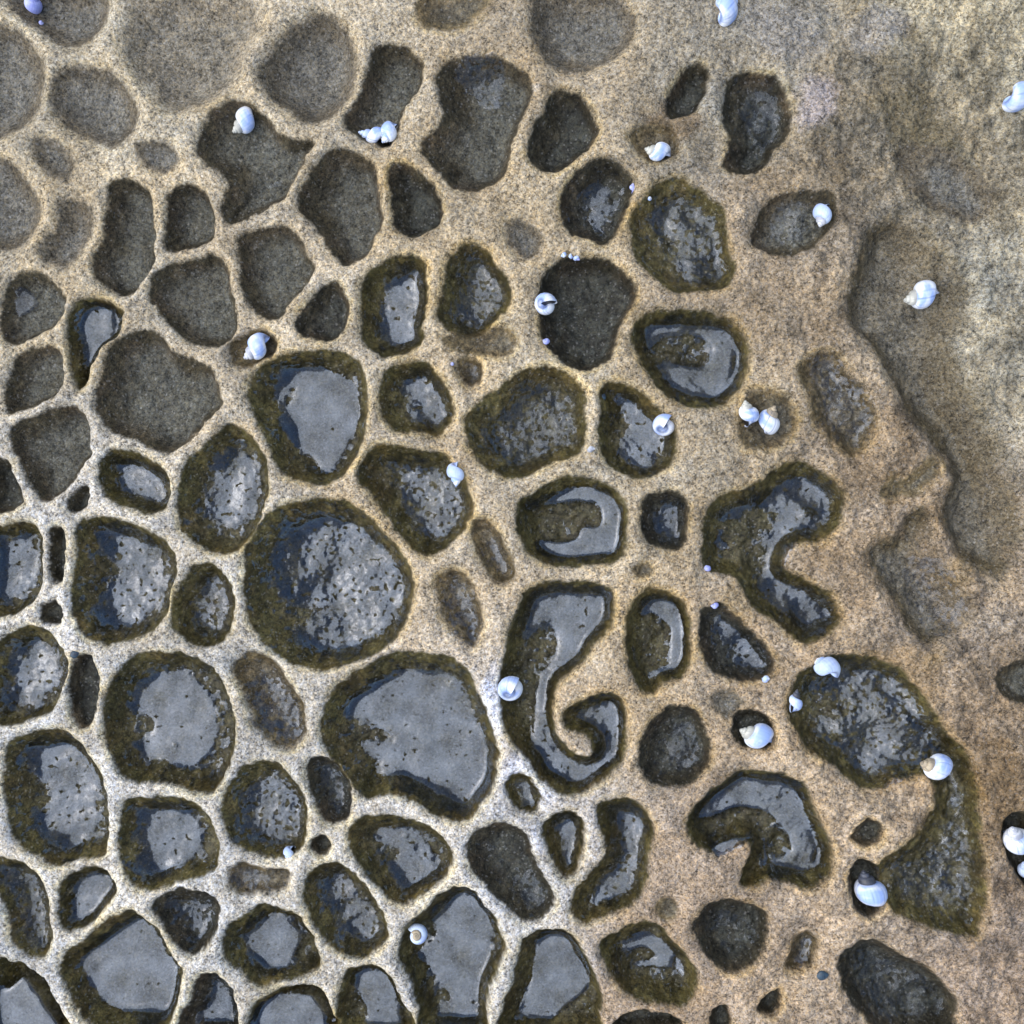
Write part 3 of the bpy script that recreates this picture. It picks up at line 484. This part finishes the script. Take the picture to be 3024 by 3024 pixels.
# ------------------------------------------------------------------ sea snail shells
def shell_mat(name, main, band_shade, line, streak=1.0):  # bands also carry bluish shading painted onto the whorls
    m, nt = newmat(name); L = nt.links.new
    out = nd(nt, 'ShaderNodeOutputMaterial'); bs = nd(nt, 'ShaderNodeBsdfPrincipled'); L(bs.outputs[0], out.inputs[0])
    at = nd(nt, 'ShaderNodeAttribute', attribute_name='whorl_coord'); se = nd(nt, 'ShaderNodeSeparateXYZ'); L(at.outputs['Vector'], se.inputs[0])
    cb = nd(nt, 'ShaderNodeCombineXYZ'); L(math_(nt, 'MULTIPLY', se.outputs[0], 26.0), cb.inputs[0]); L(math_(nt, 'MULTIPLY', se.outputs[1], 1.6), cb.inputs[1])
    oi = nd(nt, 'ShaderNodeObjectInfo'); L(math_(nt, 'MULTIPLY', oi.outputs['Random'], 40), cb.inputs[2])
    n = nd(nt, 'ShaderNodeTexNoise'); n.inputs['Scale'].default_value = 1.0; n.inputs['Detail'].default_value = 4; L(cb.outputs[0], n.inputs['Vector'])
    cb2 = nd(nt, 'ShaderNodeCombineXYZ'); L(math_(nt, 'MULTIPLY', se.outputs[0], 3.0), cb2.inputs[0]); L(math_(nt, 'MULTIPLY', se.outputs[1], 4.0), cb2.inputs[1]); L(oi.outputs['Random'], cb2.inputs[2])
    n2 = nd(nt, 'ShaderNodeTexNoise'); n2.inputs['Scale'].default_value = 1.0; n2.inputs['Detail'].default_value = 3; L(cb2.outputs[0], n2.inputs['Vector'])
    r1 = nd(nt, 'ShaderNodeMapRange'); r1.inputs[1].default_value = .46; r1.inputs[2].default_value = .62; L(n2.outputs[0], r1.inputs[0])
    m1 = nd(nt, 'ShaderNodeMix', data_type='RGBA'); m1.inputs[6].default_value = (*main, 1); m1.inputs[7].default_value = (*band_shade, 1); L(r1.outputs[0], m1.inputs[0])
    r2 = nd(nt, 'ShaderNodeMapRange'); r2.inputs[1].default_value = .56; r2.inputs[2].default_value = .72; r2.inputs[4].default_value = .7*streak; L(n.outputs[0], r2.inputs[0])
    m2 = nd(nt, 'ShaderNodeMix', data_type='RGBA'); m2.inputs[7].default_value = (*line, 1); L(m1.outputs[2], m2.inputs[6]); L(r2.outputs[0], m2.inputs[0])
    su = math_(nt, 'SUBTRACT', 1.0, math_(nt, 'MULTIPLY', math_(nt, 'ABSOLUTE', math_(nt, 'SUBTRACT', se.outputs[1], .285)), 16.0), True)  # darkens the suture groove, deepening the painted shading
    m3 = nd(nt, 'ShaderNodeMix', data_type='RGBA'); m3.inputs[7].default_value = (*[c*.45 for c in line], 1); L(m2.outputs[2], m3.inputs[6]); L(math_(nt, 'MULTIPLY', su, .75), m3.inputs[0])
    L(m3.outputs[2], bs.inputs['Base Color']); bs.inputs['Roughness'].default_value = .42
    bp = nd(nt, 'ShaderNodeBump'); bp.inputs['Strength'].default_value = .35; bp.inputs['Distance'].default_value = .0003; L(n.outputs[0], bp.inputs['Height']); L(bp.outputs[0], bs.inputs['Normal'])
    return m
SM = {
 'white': shell_mat('shell_white', (.80,.84,.90), (.34,.47,.82), (.14,.20,.46), 1.1),
 'blue': shell_mat('shell_blue', (.60,.72,.92), (.42,.52,.82), (.22,.28,.55), .8),
 'violet': shell_mat('shell_violet', (.46,.50,.84), (.30,.34,.72), (.16,.18,.45)),
 'grey': shell_mat('shell_grey', (.60,.62,.66), (.36,.38,.44), (.15,.17,.22)),
 'tan': shell_mat('shell_tan', (.46,.38,.26), (.26,.22,.17), (.06,.07,.09)),
 'dark': shell_mat('shell_dark', (.07,.08,.11), (.04,.045,.06), (.14,.13,.12)),
 'cream': shell_mat('shell_cream', (.56,.56,.50), (.40,.40,.36), (.20,.21,.24)),
 'teal': shell_mat('shell_teal', (.03,.06,.09), (.02,.03,.05), (.07,.12,.16)),
}
def plain(name, c, r=.5):
    m, nt = newmat(name); out = nd(nt, 'ShaderNodeOutputMaterial'); bs = nd(nt, 'ShaderNodeBsdfPrincipled'); nt.links.new(bs.outputs[0], out.inputs[0])
    n = nd(nt, 'ShaderNodeTexNoise'); n.inputs['Scale'].default_value = 900
    mx = nd(nt, 'ShaderNodeMix', data_type='RGBA'); mx.inputs[6].default_value = (*c, 1); mx.inputs[7].default_value = (c[0]*.4, c[1]*.4, c[2]*.4, 1)
    nt.links.new(n.outputs[0], mx.inputs[0]); nt.links.new(mx.outputs[2], bs.inputs['Base Color']); bs.inputs['Roughness'].default_value = r
    return m
OPER = plain('operculum_dark', (.012, .011, .014), .45)
TM = 2*math.pi*4.3
def whorls(name, t0, t1, h, W=1.85, C=.5, a=.5, b=.66, n=90, m=28):
    K = math.log(W)/(2*math.pi); vs = []; uv = []; fs = []
    for i in range(n+1):
        th = t0+(t1-t0)*i/n; R = math.exp(K*(th-TM)); flare = 1+.06*math.exp(-((th-TM)/.25)**2)
        wob = 1+.008*math.sin(th*23)+.006*math.sin(th*41+1)
        for j in range(m):
            ph = 2*math.pi*j/m; ca = math.cos(ph); sa = math.sin(ph)
            ca_ = math.copysign(abs(ca)**.9, ca)
            rho = (C+a*ca_*flare)*R*wob; rho = max(rho, .0)
            z = (-h+b*sa*(1.0 if sa > 0 else 1.12))*R+(.12*R if False else 0)
            vs.append((rho*math.cos(th), rho*math.sin(th), z)); uv.append((th/(2*math.pi), j/m if j <= m/2 else 1-j/m, 0))
    for i in range(n):
        for j in range(m):
            k = (j+1) % m; fs.append((i*m+j, i*m+k, (i+1)*m+k, (i+1)*m+j))
    if t0 <= .01: fs.append(tuple(range(m))[::-1])
    me = bpy.data.meshes.new(name); me.from_pydata(vs, [], fs); me.update()
    me.polygons.foreach_set('use_smooth', [True]*len(fs))
    at = me.attributes.new('whorl_coord', 'FLOAT_VECTOR', 'POINT'); at.data.foreach_set('vector', np.array(uv, 'f').ravel())
    return me
def operc(h, C=.5, a=.5, b=.66, m=24):
    th = TM-.10; R = 1.0; vs = []; 
    for rr, off in ((.93, 0), (.6, .04), (.0, .05)):
        for j in range(m):
            ph = 2*math.pi*j/m; rho = C+a*rr*math.cos(ph); z = -h+b*rr*math.sin(ph)*(1 if math.sin(ph) > 0 else 1.12)
            t = th+off; vs.append((rho*math.cos(t), rho*math.sin(t), z))
    fs = []
    for q in range(2):
        for j in range(m):
            k = (j+1) % m; fs.append((q*m+j, q*m+k, (q+1)*m+k, (q+1)*m+j))
    me = bpy.data.meshes.new('operculum'); me.from_pydata(vs, [], fs); me.update(); me.polygons.foreach_set('use_smooth', [True]*len(fs)); return me
VAR = {}
for key, h in (('tall', 2.0), ('mid', 1.58), ('squat', 1.22)):
    split = TM-2*math.pi*1.0
    VAR[key] = (whorls('body_whorl', split, TM, h, n=96), whorls('spire', 0.0, split+.05, h, n=110, m=18), operc(h), h)
MC = {}
def with_mat(me, mat):
    k = (me.name, mat.name)
    if k not in MC: c = me.copy(); c.materials.clear(); c.materials.append(mat); MC[k] = c
    return MC[k]
ctr = {}
def snail(px, py, size, az, el, spin, var, body, spire, label, cat='sea snail', sink=.12, lift=0.0, group='sea snails on the wet rock', mode='L', tip=None):
    """px,py image point; size px long axis (L) or across (D); az degrees on the picture (0 right, 90 up) the tip points to; el tilt of tip upward"""
    mb, ms, mo, h = VAR[var]
    total = h+.66*1.12; s = size*PX/(total if mode == 'L' else 1.77)
    z = Vector((math.cos(math.radians(az))*math.cos(math.radians(el)), math.sin(math.radians(az))*math.cos(math.radians(el)), math.sin(math.radians(el))))
    q = Vector((0, 0, 1)).rotation_difference(z).to_matrix(); dl = q.transposed() @ Vector((0, 0, -1))
    q = q @ Matrix.Rotation(math.atan2(dl.y, dl.x)-TM+math.radians(spin), 3, 'Z')
    V = np.empty(len(mb.vertices)*3, 'f'); mb.vertices.foreach_get('co', V); V = V.reshape(-1, 3)
    V2 = np.empty(len(ms.vertices)*3, 'f'); ms.vertices.foreach_get('co', V2); V = np.concatenate([V, V2.reshape(-1, 3)])
    R = (V @ np.array(q).T)*s
    mid = (R.max(0)+R.min(0))/2; zmin = R[:, 2].min(); ht = R[:, 2].max()-zmin
    X = (px-1512)*PX; Y = -(py-1512)*PX; gz = 0
    for _ in range(3):
        gz = ground_z(X, Y); zc = gz+ht*.5-sink*ht+lift
        X = (px-1512)*PX*(H-zc)/H; Y = -(py-1512)*PX*(H-zc)/H
    root = bpy.data.objects.new('sea_snail', None); COL.objects.link(root); root.empty_display_size = .004
    bz = gz-sink*ht+lift
    root.location = (X, Y, bz)
    root['label'] = label; root['category'] = cat
    if group: root['group'] = group
    M = Matrix.Translation((-mid[0], -mid[1], -zmin)) @ (q*s).to_4x4()
    for me, nm, mt in ((mb, 'body_whorl', SM[body]), (ms, 'spire', SM[spire]), (mo, 'operculum', OPER)):
        ob = bpy.data.objects.new(nm, with_mat(me, mt)); COL.objects.link(ob); ob.parent = root; ob.matrix_local = M
    return root
S_ = snail
S_(101,16,60,60,40,20,'squat','violet','violet','violet blue snail at the top left corner, cut by the edge', mode='D')
S_(122,68,15,0,70,0,'squat','violet','violet','tiny violet snail just below the larger violet one in the top left corner', mode='D')
S_(719,351,102,220,6,-60,'mid','white','cream','white snail with small tip in the dark three lobed hollow at upper left')
S_(1105,402,104,165,5,20,'tall','white','blue','banded white and blue snail at the bottom of the tilted oval hollow', sink=.1)
S_(1150,392,84,235,10,0,'mid','white','white','plain white snail pressed against the right side of the banded snail', sink=.05, lift=.004)
S_(1943,449,89,165,10,-30,'mid','white','cream','white snail in the shallow brown hollow below the small slanted oval hollow', sink=.1)
S_(1869,556,34,80,10,0,'mid','violet','violet','small violet snail wedged in the right rim of the dark hollow under the white shell', mode='L')
S_(1919,587,14,0,60,0,'squat','blue','grey','tiny blue snail on the ridge right of the blackish round hollow', mode='D')
S_(1665,753,24,200,20,0,'mid','white','blue','leftmost of the tiny snails on the top rim of the big matt black hollow', group='tiny snails on the rim')
S_(1685,757,20,80,30,0,'mid','blue','blue','middle one of the tiny snails on the top rim of the big matt black hollow', group='tiny snails on the rim')
S_(1702,763,26,320,20,0,'mid','blue','violet','rightmost of the tiny snails on the top rim of the big matt black hollow', group='tiny snails on the rim')
S_(1612,896,74,0,-60,170,'squat','white','white','round white snail with dark curved opening at the left rim of the matt black hollow', mode='D', sink=.0, lift=.004)
S_(1613,1009,25,150,30,0,'squat','violet','violet','small violet snail at the lower left rim of the matt black hollow', mode='D')
S_(2147,22,108,50,-2,-70,'mid','white','blue','white snail lying on open rock at the top edge of the picture', sink=.15)
S_(3018,283,112,10,-2,-60,'mid','white','white','bright white snail on open rock, cut by the right edge near the top', sink=.15)
S_(2429,636,93,250,12,30,'mid','blue','grey','pale violet blue snail in the textured oval hollow at upper right', sink=.1)
S_(2722,871,127,192,4,-10,'mid','white','cream','white snail with pointed greyish tip in the long shallow trough at right', sink=.12)
S_(757,1022,105,218,8,-35,'mid','white','grey','white snail in its own small brown hole between hollows at left', sink=.1, lift=.003)
S_(1336,1075,12,0,60,0,'squat','violet','violet','tiny blue snail beside the little brown pit in the pale ridge', mode='D')
S_(1345,1398,83,268,6,10,'mid','blue','white','pale blue snail on the right wall of the wet rippled hollow, tip down', sink=.1, lift=.003)
S_(1962,1254,78,50,-50,170,'squat','white','white','round white snail with dark opening at the right rim of the pear shaped hollow', mode='D', sink=.0, lift=.005)
S_(1745,1327,30,0,20,0,'mid','grey','grey','small grey snail on the ridge between the round rippled hollow and the pear shaped hollow')
S_(2210,1222,92,105,22,20,'mid','white','cream','white snail with yellowish tip, left one of the touching pair', sink=.12, group='pair of touching snails')
S_(2272,1241,97,68,26,-60,'mid','white','tan','white snail with tan and black tip, right one of the touching pair', sink=.12, group='pair of touching snails')
S_(2089,1678,24,110,30,0,'squat','violet','violet','small violet snail on the ridge at the lower left of the chevron shaped pool', mode='D')
S_(2111,1788,30,175,10,0,'mid','violet','violet','small blue snail at the top rim of the slanted dark hollow below the chevron pool')
S_(2443,1970,78,130,-20,-30,'squat','blue','white','pale blue snail on the upper left rim of the comma shaped pool', mode='D', sink=.0, lift=.002)
S_(2261,2005,26,0,30,0,'squat','blue','white','small blue snail at the bottom rim of the slanted dark hollow', mode='D')
S_(2349,2070,78,80,5,10,'tall','blue','dark','narrow pale blue snail with dark tip at the left rim of the comma shaped pool', sink=.08, lift=.004)
S_(2235,2172,119,155,6,-25,'mid','white','cream','large white snail lying in a black shadowed hole, tip to upper left', sink=.05, lift=.002)
S_(2762,2262,128,160,14,20,'mid','white','tan','large white snail with banded grey tip on the neck of the comma shaped pool', sink=.1)
S_(2573,2628,134,105,4,-50,'mid','white','dark','white snail with black tip in a deep black hole beside the trumpet shaped hollow', sink=.05)
S_(3000,2478,134,115,28,10,'mid','white','grey','large blue white snail cut by the right edge, spiral tip up', sink=.05)
S_(3024,2568,70,100,20,0,'mid','blue','blue','blue snail below the large one at the right edge, mostly outside the picture', sink=.05)
S_(1507,2034,88,60,-60,180,'squat','white','white','white snail seen from below at the left rim of the spiral pool', mode='D', sink=.0, lift=.004)
S_(1233,2757,66,120,74,30,'squat','blue','tan','blue snail showing a full spiral, at the upper left of a smooth pool', mode='D', sink=.05, lift=.003)
S_(853,2518,42,250,20,30,'squat','blue','white','small pale blue snail at the bottom rim of the round pebbly hollow', mode='D')
# small mussels
def mussel(px, py, L, az, label):
    vs = []; fs = []; n, m = 14, 12
    for i in range(n+1):
        u = i/n; w = .42*math.sin(math.pi*u**.75)**.8
        for j in range(m):
            a = 2*math.pi*j/m; vs.append((u-.5, w*math.cos(a), .5*w*math.sin(a)))
    for i in range(n):
        for j in range(m):
            k = (j+1) % m; fs.append((i*m+j, (i+1)*m+j, (i+1)*m+k, i*m+k))
    me = bpy.data.meshes.new('mussel'); s = L*PX
    me.from_pydata([(x*s, y*s, z*s) for x, y, z in vs], [], fs); me.update(); me.polygons.foreach_set('use_smooth', [True]*len(fs))
    at = me.attributes.new('whorl_coord', 'FLOAT_VECTOR', 'POINT'); at.data.foreach_set('vector', np.array([(x+.5, abs(y), 0) for x, y, z in vs], 'f').ravel())
    me.materials.append(SM['teal']); ob = bpy.data.objects.new('mussel', me); COL.objects.link(ob)
    X = (px-1512)*PX; Y = -(py-1512)*PX; ob.location = (X, Y, ground_z(X, Y)+.0008); ob.rotation_euler = (.2, 0, math.radians(az))
    ob['label'] = label; ob['category'] = 'mussel'
mussel(222,1932,28,20,'dark teal mussel at the top of the narrow dark hollow at left')
mussel(2435,2888,38,5,'dark teal mussel on open rock near the bottom right')
mussel(1785,1168,22,70,'tiny black mussel in the upper left of the pear shaped hollow')

# ------------------------------------------------------------------ light, sky, camera
SUN_EL, SUN_AZ = 53.0, 178.0       # degrees; azimuth on the picture, 0 right, 90 up
w = bpy.data.worlds.new('World'); scene.world = w; w.use_nodes = True; nt = w.node_tree; nt.nodes.clear()
sky = nt.nodes.new('ShaderNodeTexSky'); sky.sky_type = 'NISHITA'; sky.sun_disc = False
sky.sun_elevation = math.radians(SUN_EL); sky.sun_rotation = math.radians(90-SUN_AZ); sky.air_density = 1.0; sky.dust_density = 2.0; sky.ozone_density = 1.0
bg = nt.nodes.new('ShaderNodeBackground'); bg.inputs[1].default_value = .085
wo = nt.nodes.new('ShaderNodeOutputWorld'); nt.links.new(sky.outputs[0], bg.inputs[0]); nt.links.new(bg.outputs[0], wo.inputs[0])
sl_ = bpy.data.lights.new('sun', 'SUN'); sl_.energy = 1.5; sl_.angle = math.radians(106); sl_.color = (1, .985, .965)
so = bpy.data.objects.new('sun', sl_); COL.objects.link(so)
dirv = Vector((math.cos(math.radians(SUN_AZ))*math.cos(math.radians(SUN_EL)), math.sin(math.radians(SUN_AZ))*math.cos(math.radians(SUN_EL)), math.sin(math.radians(SUN_EL))))
so.rotation_euler = dirv.to_track_quat('Z', 'Y').to_euler(); so.location = dirv*3
cam = bpy.data.cameras.new('camera'); co = bpy.data.objects.new('camera', cam); COL.objects.link(co)
co.location = (0, 0, H); co.rotation_euler = (0, 0, 0); cam.sensor_width = 36; cam.lens = 36*H/.6; cam.clip_start = .01; cam.clip_end = 200
scene.camera = co
scene.view_settings.view_transform = 'Standard'; scene.view_settings.look = 'None'; scene.view_settings.exposure = 1.18; scene.view_settings.gamma = 1
